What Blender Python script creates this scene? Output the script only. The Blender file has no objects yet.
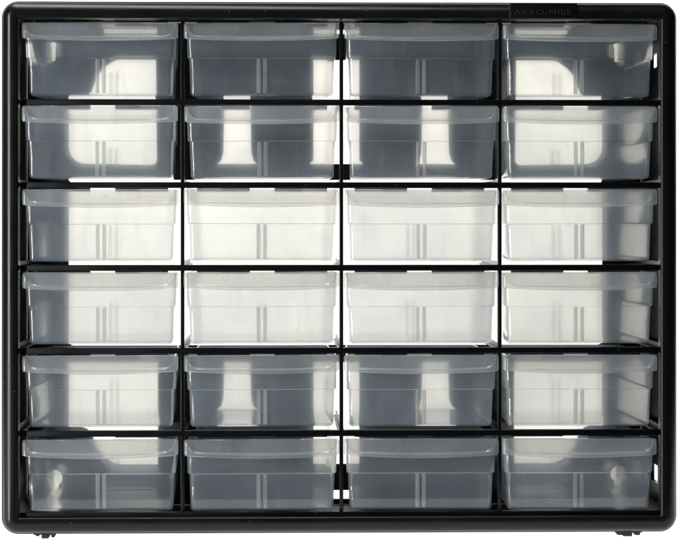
import bpy, bmesh, math, random
from mathutils import Vector
random.seed(7)
C = bpy.context.scene.collection
U = 0.000756                    # metres per unit of the cabinet's front layout
CX, CY = 275.0, 220.0           # where the lens axis meets the cabinet front (left of centre, above the middle)
D = 1.61                        # lens to cabinet front
YB = 0.150                      # depth of the rear lattice
S = D / (D + YB)
FLOOR = 541.0
def X(x): return (x - 340.0) * U
def Z(y): return (FLOOR - y) * U
# ------------------------------------------------------------------ materials
def mat(name):
    m = bpy.data.materials.new(name); m.use_nodes = True
    nt = m.node_tree; nt.nodes.clear()
    return m, nt, nt.nodes, nt.links
def black_plastic(name, base, rough, bump=0.12, scale=900.0, spec=0.5):
    m, nt, N, L = mat(name)
    out = N.new('ShaderNodeOutputMaterial'); p = N.new('ShaderNodeBsdfPrincipled')
    tc = N.new('ShaderNodeTexCoord'); nz = N.new('ShaderNodeTexNoise'); nz.inputs['Scale'].default_value = scale
    nz.inputs['Detail'].default_value = 3
    n2 = N.new('ShaderNodeTexNoise'); n2.inputs['Scale'].default_value = 22; n2.inputs['Detail'].default_value = 6
    L.new(tc.outputs['Object'], nz.inputs['Vector']); L.new(tc.outputs['Object'], n2.inputs['Vector'])
    mr = N.new('ShaderNodeMapRange'); mr.inputs['From Min'].default_value = .3; mr.inputs['From Max'].default_value = .7
    mr.inputs['To Min'].default_value = rough - .05; mr.inputs['To Max'].default_value = rough + .08
    L.new(n2.outputs['Fac'], mr.inputs['Value']); L.new(mr.outputs['Result'], p.inputs['Roughness'])
    b = N.new('ShaderNodeBump'); b.inputs['Strength'].default_value = bump; b.inputs['Distance'].default_value = .0003
    L.new(nz.outputs['Fac'], b.inputs['Height']); L.new(b.outputs['Normal'], p.inputs['Normal'])
    vr = N.new('ShaderNodeTexVoronoi'); vr.inputs['Scale'].default_value = 260; L.new(tc.outputs['Object'], vr.inputs['Vector'])
    lt = N.new('ShaderNodeMath'); lt.operation = 'LESS_THAN'; lt.inputs[1].default_value = .13; L.new(vr.outputs['Distance'], lt.inputs[0])
    sp = N.new('ShaderNodeSeparateColor'); L.new(vr.outputs['Color'], sp.inputs[0])
    gt = N.new('ShaderNodeMath'); gt.operation = 'GREATER_THAN'; gt.inputs[1].default_value = .955; L.new(sp.outputs[0], gt.inputs[0])
    an = N.new('ShaderNodeMath'); an.operation = 'MULTIPLY'; L.new(lt.outputs[0], an.inputs[0]); L.new(gt.outputs[0], an.inputs[1])
    cm = N.new('ShaderNodeMix'); cm.data_type = 'RGBA'; cm.inputs[6].default_value = (*base, 1); cm.inputs[7].default_value = (.05, .05, .05, 1)
    L.new(an.outputs[0], cm.inputs[0]); L.new(cm.outputs[2], p.inputs['Base Color'])
    p.inputs['Base Color'].default_value = (*base, 1); p.inputs['Specular IOR Level'].default_value = spec
    L.new(p.outputs[0], out.inputs[0])
    return m
M_BLACK = black_plastic('black_plastic', (.003, .003, .0033), .30, spec=.27)
M_LATT = black_plastic('lattice_plastic', (.002, .002, .0022), .30, spec=.25)
M_BACK = black_plastic('rear_lattice_plastic', (.005, .005, .0055), .45, spec=.4)
M_LETTER = black_plastic('embossed_plastic', (.018, .018, .018), .3, .05)
M_RUBBER = black_plastic('rubber', (.012, .012, .012), .6)

def clear_plastic(name, haze, tint, scat, rough):
    """thin frosted polypropylene: see-through, a little milky, glossy at grazing angles"""
    m, nt, N, L = mat(name)
    out = N.new('ShaderNodeOutputMaterial')
    lw = N.new('ShaderNodeLayerWeight'); lw.inputs['Blend'].default_value = .5
    pw = N.new('ShaderNodeMath'); pw.operation = 'POWER'; pw.inputs[1].default_value = 5
    L.new(lw.outputs['Facing'], pw.inputs[0])
    fr = N.new('ShaderNodeMath'); fr.operation = 'MULTIPLY_ADD'; fr.inputs[1].default_value = .9; fr.inputs[2].default_value = .042
    L.new(pw.outputs[0], fr.inputs[0])
    tc = N.new('ShaderNodeTexCoord')
    oi = N.new('ShaderNodeObjectInfo'); off = N.new('ShaderNodeVectorMath'); off.operation = 'MULTIPLY_ADD'
    L.new(oi.outputs['Random'], off.inputs[0]); off.inputs[1].default_value = (7.3, 3.1, 5.7); L.new(tc.outputs['Object'], off.inputs[2])
    nz = N.new('ShaderNodeTexNoise'); nz.inputs['Scale'].default_value = 26; nz.inputs['Detail'].default_value = 5; nz.inputs['Roughness'].default_value = .6
    L.new(off.outputs[0], nz.inputs['Vector'])
    hz = N.new('ShaderNodeMapRange'); hz.inputs['From Min'].default_value = .3; hz.inputs['From Max'].default_value = .7
    hz.inputs['To Min'].default_value = haze * .72; hz.inputs['To Max'].default_value = haze * 1.28
    L.new(nz.outputs['Fac'], hz.inputs['Value'])
    # fine scuffs
    vo = N.new('ShaderNodeTexNoise'); vo.inputs['Scale'].default_value = 160; vo.inputs['Detail'].default_value = 2
    mp = N.new('ShaderNodeMapping'); mp.inputs['Rotation'].default_value = (.3, .6, .4); mp.inputs['Scale'].default_value = (1, 1, .12)
    L.new(off.outputs[0], mp.inputs['Vector']); L.new(mp.outputs[0], vo.inputs['Vector'])
    bp = N.new('ShaderNodeBump'); bp.inputs['Strength'].default_value = .07; bp.inputs['Distance'].default_value = .0004
    L.new(vo.outputs['Fac'], bp.inputs['Height'])
    pg = N.new('ShaderNodeMath'); pg.operation = 'POWER'; pg.inputs[1].default_value = 11
    L.new(lw.outputs['Facing'], pg.inputs[0])
    cm = N.new('ShaderNodeMix'); cm.data_type = 'RGBA'; cm.inputs[6].default_value = (*tint, 1); cm.inputs[7].default_value = (.72, .72, .71, 1)
    L.new(pg.outputs[0], cm.inputs[0])
    hb = N.new('ShaderNodeMath'); hb.operation = 'MULTIPLY_ADD'; hb.inputs[1].default_value = 5.0; hb.inputs[2].default_value = 1
    L.new(pg.outputs[0], hb.inputs[0])
    hm = N.new('ShaderNodeMath'); hm.operation = 'MULTIPLY'; L.new(hb.outputs[0], hm.inputs[0]); L.new(hz.outputs['Result'], hm.inputs[1])
    # specks and moulding marks, a few per drawer
    vr = N.new('ShaderNodeTexVoronoi'); vr.inputs['Scale'].default_value = 120
    L.new(off.outputs[0], vr.inputs['Vector'])
    lt = N.new('ShaderNodeMath'); lt.operation = 'LESS_THAN'; lt.inputs[1].default_value = .075; L.new(vr.outputs['Distance'], lt.inputs[0])
    sp = N.new('ShaderNodeSeparateColor'); L.new(vr.outputs['Color'], sp.inputs[0])
    gt = N.new('ShaderNodeMath'); gt.operation = 'GREATER_THAN'; gt.inputs[1].default_value = .90; L.new(sp.outputs[0], gt.inputs[0])
    an = N.new('ShaderNodeMath'); an.operation = 'MULTIPLY'; L.new(lt.outputs[0], an.inputs[0]); L.new(gt.outputs[0], an.inputs[1])
    rv = N.new('ShaderNodeMapRange'); rv.inputs['To Min'].default_value = .86; rv.inputs['To Max'].default_value = 1.16; L.new(oi.outputs['Random'], rv.inputs['Value'])
    fl = N.new('ShaderNodeMapRange'); fl.inputs['From Min'].default_value = .58; fl.inputs['From Max'].default_value = .74; fl.inputs['To Max'].default_value = .055
    L.new(vo.outputs['Fac'], fl.inputs['Value'])
    h0 = N.new('ShaderNodeMath'); h0.operation = 'ADD'; L.new(hm.outputs[0], h0.inputs[0]); L.new(fl.outputs[0], h0.inputs[1]); hm = h0
    h2 = N.new('ShaderNodeMath'); h2.operation = 'MULTIPLY'; L.new(hm.outputs[0], h2.inputs[0]); L.new(rv.outputs[0], h2.inputs[1])
    hm = N.new('ShaderNodeMath'); hm.operation = 'MULTIPLY_ADD'; hm.inputs[1].default_value = .35; L.new(an.outputs[0], hm.inputs[0]); L.new(h2.outputs[0], hm.inputs[2])
    tr = N.new('ShaderNodeBsdfTransparent'); L.new(cm.outputs[2], tr.inputs[0])
    rf = N.new('ShaderNodeBsdfRefraction'); L.new(cm.outputs[2], rf.inputs['Color']); rf.inputs['IOR'].default_value = 1.15; rf.inputs['Roughness'].default_value = .30
    mt = N.new('ShaderNodeMixShader'); mt.inputs[0].default_value = .27
    L.new(tr.outputs[0], mt.inputs[1]); L.new(rf.outputs[0], mt.inputs[2])
    df = N.new('ShaderNodeBsdfDiffuse'); df.inputs[0].default_value = (*scat, 1)
    tl = N.new('ShaderNodeBsdfTranslucent'); tl.inputs[0].default_value = (*scat, 1)
    ms = N.new('ShaderNodeMixShader'); ms.inputs[0].default_value = .80
    L.new(df.outputs[0], ms.inputs[1]); L.new(tl.outputs[0], ms.inputs[2])
    m1 = N.new('ShaderNodeMixShader'); L.new(hm.outputs[0], m1.inputs[0]); L.new(mt.outputs[0], m1.inputs[1]); L.new(ms.outputs[0], m1.inputs[2])
    gl = N.new('ShaderNodeBsdfGlossy'); gl.inputs['Color'].default_value = (1, 1, 1, 1); gl.inputs['Roughness'].default_value = rough
    L.new(bp.outputs[0], gl.inputs['Normal'])
    m2 = N.new('ShaderNodeMixShader'); L.new(fr.outputs[0], m2.inputs[0]); L.new(m1.outputs[0], m2.inputs[1]); L.new(gl.outputs[0], m2.inputs[2])
    L.new(m2.outputs[0], out.inputs[0])
    return m
TINT = (.996, .985, .956); SCAT = (.66, .80, .96)
M_TRAY = clear_plastic('clear_polypropylene', .155, TINT, (.70, .81, .95), .045)
M_LIP = clear_plastic('clear_polypropylene_thick', .20, TINT, (.80, .86, .94), .07)
M_RIB = clear_plastic('clear_polypropylene_rib', .26, (.955, .95, .93), (.90, .91, .93), .12)

def acrylic():
    m, nt, N, L = mat('white_acrylic')
    out = N.new('ShaderNodeOutputMaterial')
    tc = N.new('ShaderNodeTexCoord'); nz = N.new('ShaderNodeTexNoise'); nz.inputs['Scale'].default_value = 3
    L.new(tc.outputs['Object'], nz.inputs['Vector'])
    cr = N.new('ShaderNodeValToRGB'); cr.color_ramp.elements[0].color = (.84, .84, .84, 1); cr.color_ramp.elements[1].color = (.87, .87, .86, 1)
    L.new(nz.outputs['Fac'], cr.inputs[0])
    df = N.new('ShaderNodeBsdfDiffuse'); tl = N.new('ShaderNodeBsdfTranslucent')
    L.new(cr.outputs[0], df.inputs[0]); L.new(cr.outputs[0], tl.inputs[0])
    mx = N.new('ShaderNodeMixShader'); mx.inputs[0].default_value = .5
    L.new(df.outputs[0], mx.inputs[1]); L.new(tl.outputs[0], mx.inputs[2]); L.new(mx.outputs[0], out.inputs[0])
    return m
M_ACR = acrylic()

# ------------------------------------------------------------------ helpers
def link(name, me, m, parent=None, smooth=False):
    o = bpy.data.objects.new(name, me); C.objects.link(o)
    me.materials.clear(); me.materials.append(m)
    if smooth:
        for p in me.polygons: p.use_smooth = True
        try: me.set_sharp_from_angle(angle=math.radians(38))
        except Exception: pass
    if parent: o.parent = parent
    return o
def from_bm(name, bm, m, parent=None, smooth=False):
    bmesh.ops.recalc_face_normals(bm, faces=bm.faces[:])
    me = bpy.data.meshes.new(name); bm.to_mesh(me); bm.free()
    return link(name, me, m, parent, smooth)
def thing(name, label, cat, loc=(0, 0, 0), group=None):
    o = bpy.data.objects.new(name, None); C.objects.link(o); o.empty_display_size = .02
    o.location = loc; o['label'] = label; o['category'] = cat
    if group: o['group'] = group
    return o
def box(bm, x0, x1, y0, y1, z0, z1, bev=0.0, seg=2):
    r = bmesh.ops.create_cube(bm, size=1)
    vs = r['verts']
    for v in vs:
        v.co = Vector(((x0 + x1) / 2 + v.co.x * (x1 - x0), (y0 + y1) / 2 + v.co.y * (y1 - y0), (z0 + z1) / 2 + v.co.z * (z1 - z0)))
    if bev > 0:
        es = list({e for v in vs for e in v.link_edges})
        bmesh.ops.bevel(bm, geom=es, offset=bev, segments=seg, profile=.5, affect='EDGES', clamp_overlap=True)
def rrect(x0, x1, z0, z1, r, n=6):
    """rounded rectangle, counter-clockwise"""
    pts = []
    for cx, cz, a0 in ((x1 - r, z1 - r, 0), (x0 + r, z1 - r, 90), (x0 + r, z0 + r, 180), (x1 - r, z0 + r, 270)):
        for k in range(n + 1):
            a = math.radians(a0 + 90 * k / n)
            pts.append((cx + r * math.cos(a), cz + r * math.sin(a)))
    return pts
def loft(bm, rings, closed=False):
    vr = [[bm.verts.new(p) for p in ring] for ring in rings]
    n = len(vr[0])
    pairs = list(zip(vr, vr[1:])) + ([(vr[-1], vr[0])] if closed else [])
    for a, b in pairs:
        for i in range(n):
            bm.faces.new((a[i], a[(i + 1) % n], b[(i + 1) % n], b[i]))
    return vr
def plate(name, outer, holes, y, thick, m, parent, bevel=0.0, axis='Y'):
    """a flat plate with openings cut in it; outlines are (x, z) in metres"""
    cu = bpy.data.curves.new(name, 'CURVE'); cu.dimensions = '2D'; cu.fill_mode = 'BOTH'
    cu.extrude = thick / 2 - bevel; cu.bevel_depth = bevel; cu.bevel_resolution = 1
    if bevel: cu.offset = -bevel
    for pts in [outer] + holes:
        sp = cu.splines.new('POLY'); sp.points.add(len(pts) - 1); sp.use_cyclic_u = True
        for p, q in zip(sp.points, pts): p.co = (q[0], q[1], 0, 1)
    tmp = bpy.data.objects.new(name + '_tmp', cu); C.objects.link(tmp)
    dg = bpy.context.evaluated_depsgraph_get()
    me = bpy.data.meshes.new_from_object(tmp.evaluated_get(dg))
    bpy.data.objects.remove(tmp); bpy.data.curves.remove(cu)
    for v in me.vertices:
        a, b, c = v.co
        v.co = (a, y - c, b) if axis == 'Y' else (y + c, a, b)
    me.name = name
    return link(name, me, m, parent)

# ------------------------------------------------------------------ the cabinet
cab = thing('drawer_cabinet', 'black plastic cabinet frame holding six rows of four clear drawers', 'cabinet', (0, 0, 0))
x0, x1, yt, yb = -.2, 679.0, .7, 534.8
DEP = .160
def ring(ins, Y, r):
    ins *= 1.13
    return [(X(a), Y, Z(b)) for a, b in rrect(x0 + ins, x1 - ins, yt + ins, yb - ins, r, 10)]
# front bezel, a rounded moulding with a shallow hollow on its face
bm = bmesh.new()
prof = [(0, .0185), (0, .0112), (.15, .0108), (.95, .0108), (1.1, .0098), (1.25, .0085), (1.8, .0062), (2.8, .0043), (4.2, .0027), (6.0, .0013), (8.0, .0004), (10.0, .0),
        (14.4, .0001), (15.4, .0006), (15.9, .0016), (16.1, .0035), (16.1, .0110), (14.9, .0120), (5.2, .0122), (4.2, .0130), (4.2, .0185)]
loft(bm, [ring(i, y, max(16.5 - i * 1.13, 1.6)) for i, y in prof], closed=True)
from_bm('front_bezel', bm, M_BLACK, cab, True)
# shell behind it: top and bottom in one sleeve, with slots cut in the two side walls
def wall(name, a0, a1, fix, holes):
    return plate(name, [(.0187, Z(yb) + .013), (DEP, Z(yb) + .013), (DEP, Z(yt) - .013), (.0187, Z(yt) - .013)], holes, fix, .0028, M_BLACK, cab, 0, 'X')
def slot(d0, d1, ya, yb_):
    return [(d0, Z(yb_)), (d1, Z(yb_)), (d1, Z(ya)), (d0, Z(ya))]
left_holes = [slot(.078, .106, 44, 59), slot(.074, .104, 478, 497)]
right_holes = [slot(.078, .106, 44, 59), slot(.074, .104, 478, 497)]
wall('side_wall', 0, 0, X(x0) + .0016, left_holes)
wall('side_wall', 0, 0, X(x1) - .0016, right_holes)
def cap(name, top):
    bm = bmesh.new()
    n = 8; r = .013; t = .0028
    xs0, xs1 = X(x0) + .0002, X(x1) - .0002
    zz = Z(yt) - .0002 if top else Z(yb) + .0002
    sg = -1 if top else 1
    outer, inner = [], []
    for k in range(n + 1):
        a = math.pi / 2 * k / n
        outer.append((xs0 + r - r * math.cos(a), zz + sg * (r - r * math.sin(a))))
        inner.append((xs0 + r - (r - t) * math.cos(a), zz + sg * (r - (r - t) * math.sin(a))))
    for k in range(n, -1, -1):
        a = math.pi / 2 * k / n
        outer.append((xs1 - r + r * math.cos(a), zz + sg * (r - r * math.sin(a))))
        inner.append((xs1 - r + (r - t) * math.cos(a), zz + sg * (r - (r - t) * math.sin(a))))
    loop = outer + inner[::-1]
    loft_r = [[bm.verts.new((p[0], y, p[1])) for p in loop] for y in (.0187, DEP)]
    m = len(loop)
    for i in range(m):
        bm.faces.new((loft_r[0][i], loft_r[0][(i + 1) % m], loft_r[1][(i + 1) % m], loft_r[1][i]))
    h = len(outer)
    for q in (0, 1):
        for i in range(h - 1):
            bm.faces.new((loft_r[q][i], loft_r[q][i + 1], loft_r[q][m - 2 - i], loft_r[q][m - 1 - i]))
    return from_bm(name, bm, M_BLACK, cab, True)
cap('top_wall', True); cap('bottom_wall', False).data.materials[0] = M_BACK

# rear lattice: openings as (x, y) seen from the lens on the rear plane, converted to real positions
def rb(x, y): return (X(CX + (x - CX) / S), Z(CY + (y - CY) / S))
def mx(pts): return [(670 - x, y) for x, y in pts]
def my(pts): return [(x, 524 - y) for x, y in pts]
def arc(cx, cy, r, a0, a1, n=6):
    return [(cx + r * math.cos(math.radians(a0 + (a1 - a0) * k / n)), cy + r * math.sin(math.radians(a0 + (a1 - a0) * k / n))) for k in range(n + 1)]
winA = [(116, 60), (155, 60)] + arc(151, 160, 5, 0, 90, 3) + arc(85, 147, 17, 90, 180) + [(68, 99.5), (76, 99), (86, 96), (91, 91), (93.5, 84), (96.5, 76), (103, 68), (110, 63)]
winB = [(223, 105), (249, 105), (250, 152), (252, 160), (256, 164), (216, 164), (220, 160), (222, 152)]
winC = [(312, 60), (358, 60), (358, 160), (362, 164), (308, 164), (312, 160)]
holes = []
lowA = [(68, 362), (157, 362), (157, 464)] + [q for q in my(winA)[:1]] + my(winA)[::-1][:8]
lowB = [(223, 362), (249, 362), (250, 399), (252, 405), (257, 410), (215, 410), (220, 405), (222, 399)]
lowC = [(312, 362), (358, 362), (358, 464), (312, 464)]
holes += [winA, mx(winA), winB, mx(winB), winC, lowA, mx(lowA), lowB, mx(lowB), lowC]
big = rrect(68, 602, 180, 345, 5, 4)
holes.append(big)
for a, b in ((103, 156), (312, 358), (514, 567)):
    holes.append([(a, 29.5), (b, 29.5), (b, 34), (a, 34)])
    holes.append([(a, 490), (b, 490), (b, 499), (a, 499)])
def keyhole(cx, cy, r, w, ln):
    a = math.degrees(math.asin(w / r))
    return arc(cx, cy, r, 90 + a, 450 - a, 14) + arc(cx, cy + ln, w, 0, 180, 6)
holes += [keyhole(53, 45.5, 3.1, 2.2, 14), keyhole(616, 45.5, 3.1, 2.2, 14), keyhole(54, 477, 8.0, 4.0, 17), keyhole(618, 475, 8.0, 3.6, 15)]
def rim(ins=4.4):
    return [(X(a), Z(b)) for a, b in rrect(x0 + ins, x1 - ins, yt + ins, yb - ins, 13, 8)]
plate('rear_lattice', rim(), [[rb(*p) for p in h] for h in holes], YB + .0015, .0030, M_BACK, cab)

# front lattice
RAILS = [102 + 83 * i for i in range(5)]
BARS = [180.8, 340.4, 500.0]
COLS = [99.3, 260.6, 420.4, 579.6]
ROWT = [19 + 83 * i for i in range(6)]        # rail line above each row
for b in BARS:
    bm = bmesh.new()
    box(bm, X(b - 1.9), X(b + 1.9), .0085, .0150, Z(513.5), Z(20.5), .0008, 2)
    box(bm, X(b - .9), X(b + .9), .0150, .0190, Z(513.5), Z(20.5), .0003, 1)
    from_bm('mullion', bm, M_LATT, cab, True)
edges = [19.0] + BARS + [660.5]
for r in RAILS + [515.6]:
    bm = bmesh.new()
    box(bm, X(18.9), X(660.6), .0060, .0125, Z(r + 3.0), Z(r - 3.0), .0007, 2)
    from_bm('rail', bm, M_LATT, cab, True)
# stop tabs hanging behind the drawer fronts, a gap in the middle of each
for r in [18.5] + RAILS:
    for c in COLS:
        for a, b in ((-66, -12.5), (12.5, 66)):
            bm = bmesh.new()
            box(bm, X(c + a), X(c + b), .0250, .0266, Z(r + 6.3), Z(r + 1.0), .0004, 1)
            box(bm, X(c + a), X(c + b), .0130, .0250, Z(r + 2.6), Z(r + 1.0), .0003, 1)
            from_bm('stop_tab', bm, M_LATT, cab)
# runners from front to back that the drawers slide on
for r in RAILS:
    for k, b in enumerate([13.0] + BARS + [665.0]):
        bm = bmesh.new()
        w = 3.4 if 0 < k < 4 else 7.0
        box(bm, X(b - w), X(b + w), .0127, YB - .0002, Z(r + .6), Z(r - 1.6), .0004, 1)
        box(bm, X(b - .8), X(b + .8), .0192, YB - .0002, Z(r - 1.6), Z(r - 6.0), 0)
        from_bm('runner', bm, M_LATT, cab)

# name plate on the top edge of the bezel, with raised lettering
bm = bmesh.new()
box(bm, X(508.5), X(576.5), -.0008, .0105, Z(18.0), Z(2.3), .0006, 3)
npl = from_bm('name_plate', bm, M_BLACK, cab, True)
tcu = bpy.data.curves.new('lettering', 'FONT'); tcu.body = 'AKRO-MILS'; tcu.size = 8.2 * U; tcu.align_x = 'CENTER'; tcu.align_y = 'CENTER'
tcu.extrude = .0003; tcu.space_character = 1.15
tob = bpy.data.objects.new('tmp', tcu); C.objects.link(tob)
me = bpy.data.meshes.new_from_object(tob.evaluated_get(bpy.context.evaluated_depsgraph_get()))
bpy.data.objects.remove(tob); bpy.data.curves.remove(tcu)
w = max(v.co.x for v in me.vertices) - min(v.co.x for v in me.vertices)
k = 57 * U / w
for v in me.vertices: v.co = (X(541.5) + v.co.x * k, -.0008 - .0002 - v.co.z, Z(11.9) + v.co.y * .92)
link('lettering', me, M_LETTER, npl)

# little feet
for nubs in (((32, 36, 5.2, .003), (38.5, 45.7, 7.0, 0), (48, 51.5, 6.2, .002)), ((621, 626, 6.0, .002), (626.5, 636, 7.0, 0), (639, 644.5, 6.2, .002))):
    for fy in (.018, .135):
        bm = bmesh.new()
        for a, b, h, dy in nubs:
            box(bm, X(a), X(b), fy + dy, fy + .014, Z(534 + h), Z(533.0), .0007, 2)
        box(bm, X(nubs[0][0] - 1.5), X(nubs[-1][1] + 1.5), fy - .001, fy + .016, Z(537.0), Z(534.0), .0004, 1)
        from_bm('rubber_foot', bm, M_RUBBER, cab, True)

# ------------------------------------------------------------------ the drawers
# drawer space: origin at the middle of the lip line, x across, y depth, z up; local units as above
def tray_mesh():
    bm = bmesh.new()
    t = .0011
    TP = 5.6 * U / .135          # the sides draw in towards the back
    def tp(p, z): return (p[0] - math.copysign(TP * max(p[1] - .01, 0), p[0]), p[1], z)
    # (dz below the rail line, half width, front y, back y, corner radius)
    O = [(76.5, 67.5, .0115, .1350, 2.0), (76.2, 69.6, .0098, .1368, 3.2), (75.2, 71.0, .0086, .1380, 4.0), (73.5, 71.7, .0080, .1385, 4.5),
         (56.0, 72.3, .0074, .1390, 5.0), (39.8, 72.9, .0068, .1394, 5.0), (39.2, 73.2, .0066, .1395, 5.0), (38.6, 74.3, .0052, .1400, 5.5), (38.0, 74.6, .0050, .1401, 5.5),
         (22.0, 75.0, .0047, .1403, 5.5), (5.2, 75.4, .0044, .1405, 5.5), (4.6, 75.2, .0046, .1404, 5.5)]
    rings = []
    for dz, hw, yf, yk, r in O:
        rings.append([tp(p, -dz * U) for p in rrect(-hw * U, hw * U, yf, yk, r * U, 5)])
    for dz, hw, yf, yk, r in O[::-1]:
        d2 = min(dz, 74.9) if dz > 70 else dz
        rings.append([tp(p, -(d2 if dz > 5.5 else dz) * U) for p in rrect(-hw * U + t, hw * U - t, yf + t, yk - t, max(r * U - t * .8, .0006), 5)])
    # keep the inner floor above the outer one
    nO = len(O)
    for j in range(nO):
        dz = O[::-1][j][0]
        if dz > 72.5:
            zz = -(dz - 1.45 * (1 if dz > 73.5 else .3)) * U
            rings[nO + j] = [(p[0], p[1], zz) for p in rings[nO + j]]
    vr = loft(bm, rings)
    bm.faces.new(vr[0]); bm.faces.new(vr[-1])
    return bm
def lip_mesh():
    bm = bmesh.new()
    HW = 77.6
    xs = [-HW + 2 * HW * k / 60 for k in range(61)]
    # extra stations for rounded ends
    xs = sorted(set([round(v, 3) for v in xs] + [-HW + .5, -HW + 1.6, -HW + 3.0, HW - .5, HW - 1.6, HW - 3.0]))
    prev = None
    for x in xs:
        f = x / HW
        b = max(0.0, 1 - f * f)                       # bow towards the middle
        e = min(1.0, (HW - abs(x)) / 3.0); e = math.sqrt(max(0, 1 - (1 - e) ** 2))   # rounded ends
        fw = .0040 + .0052 * b                        # how far it stands forward of the front wall
        drop = 20.0 + 2.4 * b
        y0 = .0043
        ax = abs(x)
        cheek = math.sqrt(max(0.0, 1 - ((ax - 64) / 10.5) ** 2)) if ax > 64 else 1.0
        if ax > 74.5: cheek = 0.0
        led = 5.2 + (10.6 + 1.8 * b) * cheek          # where the shallow scoop meets the bead along the bottom
        pr = [(4.0, .0), (4.0, .30), (4.6, .36), (led * .5 + 2.4, .44), (led - .3, .50), (led + .5, .60), (led + .9, .98), (led + 1.5, 1.06), (max(drop - 1.3, led + 2.5), 1.10), (drop - .35, 1.07), (drop, .98),
              (drop, .86), (drop - .6, .78), (max(drop - 1.6, led + 2.2), .78), (led + 2.0, .72), (led + 1.6, .34), (led + .6, .22), (led * .5 + 2.4, .18), (5.2, .12), (5.1, 0)]
        row = []
        for dz, q in pr:
            mid = 11.5
            dz2 = mid + (dz - mid) * (.80 + .20 * e)
            row.append(bm.verts.new((x * U, y0 - fw * q * (.45 + .55 * e), -dz2 * U)))
        if prev:
            n = len(row)
            for i in range(n):
                bm.faces.new((prev[i], prev[(i + 1) % n], row[(i + 1) % n], row[i]))
        else: bm.faces.new(row)
        prev = row
    bm.faces.new(prev)
    return bm
def rib_mesh(xc, y0, y1, top, bot):
    bm = bmesh.new()
    box(bm, (xc - 1.8) * U, (xc + 1.8) * U, y0, y1, -bot * U, -top * U, .0005, 2)
    return bm

special = {
 (0, 0): 'clear drawer in the top left corner, slim bright slot showing through its dark left half',
 (0, 1): 'dark looking clear drawer in the top row, second from left, right end pale',
 (0, 2): 'dark looking clear drawer in the top row, third from left',
 (0, 3): 'clear drawer in the top right corner under the name plate, bright slots behind it',
 (1, 0): 'clear drawer directly below the top left corner drawer, broad pale middle',
 (1, 1): 'clear drawer with dark bands and pale blocks, second row from top, second from left',
 (1, 2): 'clear drawer with dark bands and pale blocks, second row from top, third from left',
 (1, 3): 'clear drawer directly below the top right corner drawer, broad pale middle',
 (2, 0): 'pale clear drawer with grey blue band, leftmost in the third row from the top',
 (2, 1): 'evenly pale clear drawer, second from left in the third row from the top',
 (2, 2): 'evenly pale clear drawer, third from left in the third row from the top',
 (2, 3): 'pale clear drawer with grey blue band, rightmost in the third row from the top',
 (3, 0): 'pale clear drawer with grey blue band, leftmost in the third row from the bottom',
 (3, 1): 'evenly pale clear drawer, second from left in the third row from the bottom',
 (3, 2): 'evenly pale clear drawer, third from left in the third row from the bottom',
 (3, 3): 'pale clear drawer with grey blue band, rightmost in the third row from the bottom',
 (4, 0): 'clear drawer directly above the bottom left corner drawer, broad pale middle',
 (4, 1): 'clear drawer with dark bands and pale blocks, second row from bottom, second from left',
 (4, 2): 'clear drawer with dark bands and pale blocks, second row from bottom, third from left',
 (4, 3): 'clear drawer directly above the bottom right corner drawer, broad pale middle',
 (5, 0): 'clear drawer in the bottom left corner, bright keyhole shape showing through it',
 (5, 1): 'dark looking clear drawer in the bottom row, second from left',
 (5, 2): 'dark looking clear drawer in the bottom row, third from left',
 (5, 3): 'clear drawer in the bottom right corner, bright keyhole shape showing through it',
}
GROUP = 'clear drawers in the black cabinet'
proto = thing('storage_drawer', special[(0, 0)], 'drawer', (0, 0, 0), GROUP)
from_bm('tray', tray_mesh(), M_TRAY, proto, True)
from_bm('pull_lip', lip_mesh(), M_LIP, proto, True)
for sx in (-3.3, 3.3):
    from_bm('divider_rib', rib_mesh(sx, .0066, .0092, 39.6, 74.0), M_RIB, proto, True)
for sx in (-3.3, 3.3):
    from_bm('divider_rib', rib_mesh(sx, .1368, .1390, 41.0, 73.6), M_TRAY, proto, True)
first = True
for i in range(6):
    for j in range(4):
        if first: o = proto; first = False
        else:
            o = proto.copy(); C.objects.link(o)
            for ch in proto.children:
                c = ch.copy(); C.objects.link(c); c.parent = o
        o['label'] = special[(i, j)]; o['group'] = GROUP
        o.location = (X(COLS[j] + random.uniform(-.5, .5)), random.uniform(-.0006, .0008), Z(ROWT[i] + (1.4 if i == 5 else 0) + random.uniform(-.25, .25)))
        o.rotation_euler = (math.radians(random.uniform(-.10, .10)), math.radians(random.uniform(-.22, .22)), math.radians(random.uniform(-.45, .45)))

# ------------------------------------------------------------------ white acrylic shooting table
bm = bmesh.new()
prof = [(-.06, 0), (.3, 0)] + [(.3 + .5 * math.sin(math.pi / 2 * k / 12), .5 - .5 * math.cos(math.pi / 2 * k / 12)) for k in range(1, 13)] + [(.8, 1.05)]
rows = [[bm.verts.new((x, y, z)) for (y, z) in prof] for x in (-.66, .66)]
for a in range(len(prof) - 1):
    bm.faces.new((rows[0][a], rows[1][a], rows[1][a + 1], rows[0][a + 1]))
sw = from_bm('backdrop', bm, M_ACR, None, True)
sw['kind'] = 'structure'

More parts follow.
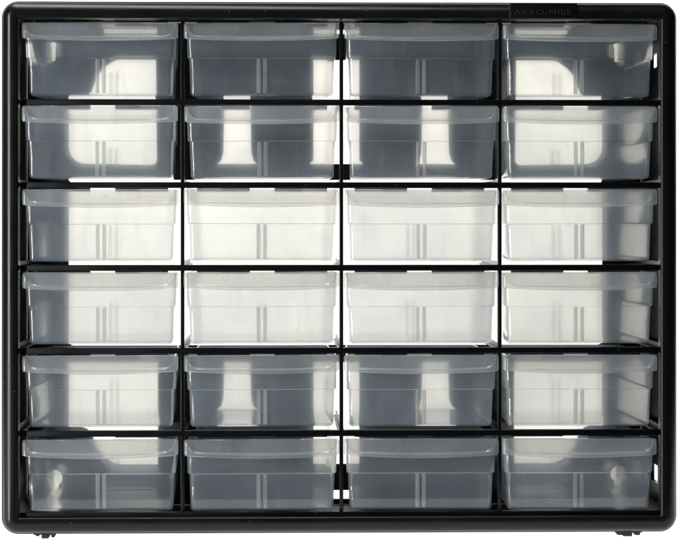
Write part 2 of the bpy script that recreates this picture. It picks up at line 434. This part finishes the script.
# ------------------------------------------------------------------ lamps
def area(name, loc, target, sx, sy, power, col=(1, 1, 1)):
    l = bpy.data.lights.new(name, 'AREA'); l.shape = 'RECTANGLE'; l.size = sx; l.size_y = sy; l.energy = power; l.color = col
    o = bpy.data.objects.new(name, l); C.objects.link(o); o.location = loc
    o.rotation_euler = (Vector(target) - Vector(loc)).to_track_quat('-Z', 'Y').to_euler()
    return o
area('back_lamp', (0, 1.9, .45), (0, .8, .35), 2.6, 1.8, 90, (1, .985, .955))
area('under_table_fill_lamp', (0, .15, -.8), (0, .25, 0), 2.4, .7, 34, (1, .99, .97))  # added below the sheet to keep the ground white and free of shadow
area('softbox_lamp', (-1.25, -.85, .12), (-.1, 0, .2), .09, 1.3, 38, (1, 1, 1))
area('overhead_softbox_lamp', (-.25, -.12, 1.25), (-.1, 0, .3), 1.0, .28, 12, (1, 1, 1))
w = bpy.data.worlds.new('World'); bpy.context.scene.world = w; w.use_nodes = True
bg = w.node_tree.nodes['Background']; bg.inputs[0].default_value = (.86, .93, 1, 1); bg.inputs[1].default_value = .05

# ------------------------------------------------------------------ camera
cd = bpy.data.cameras.new('camera'); co = bpy.data.objects.new('camera', cd); C.objects.link(co)
YAW = math.radians(1.5)          # the lens points back at the middle of the cabinet
co.location = (X(CX), -D, Z(CY)); co.rotation_euler = (math.pi / 2, 0, -YAW)
def px_(x):
    a = (x - CX) * U
    return (a * math.cos(YAW) - D * math.sin(YAW)) / (D * math.cos(YAW) + a * math.sin(YAW))
fpx = (676.4 - 1.8) / (px_(676.4) - px_(1.8))        # focal length in layout units
cd.sensor_width = 36; cd.sensor_fit = 'HORIZONTAL'; cd.lens = 36 * fpx / 679
cd.shift_x = (339.5 - (1.8 - fpx * px_(1.8))) / 679; cd.shift_y = -(269.5 - CY) / 679
cd.clip_start = .05; cd.clip_end = 100
sc = bpy.context.scene; sc.camera = co
sc.view_settings.view_transform = 'Standard'; sc.view_settings.look = 'None'; sc.view_settings.gamma = 1; sc.view_settings.exposure = 0
sc.cycles.max_bounces = 18; sc.cycles.transparent_max_bounces = 48; sc.cycles.transmission_bounces = 16; sc.cycles.glossy_bounces = 6; sc.cycles.diffuse_bounces = 4
sc.cycles.use_denoising = True
sc.cycles.sample_clamp_indirect = 4
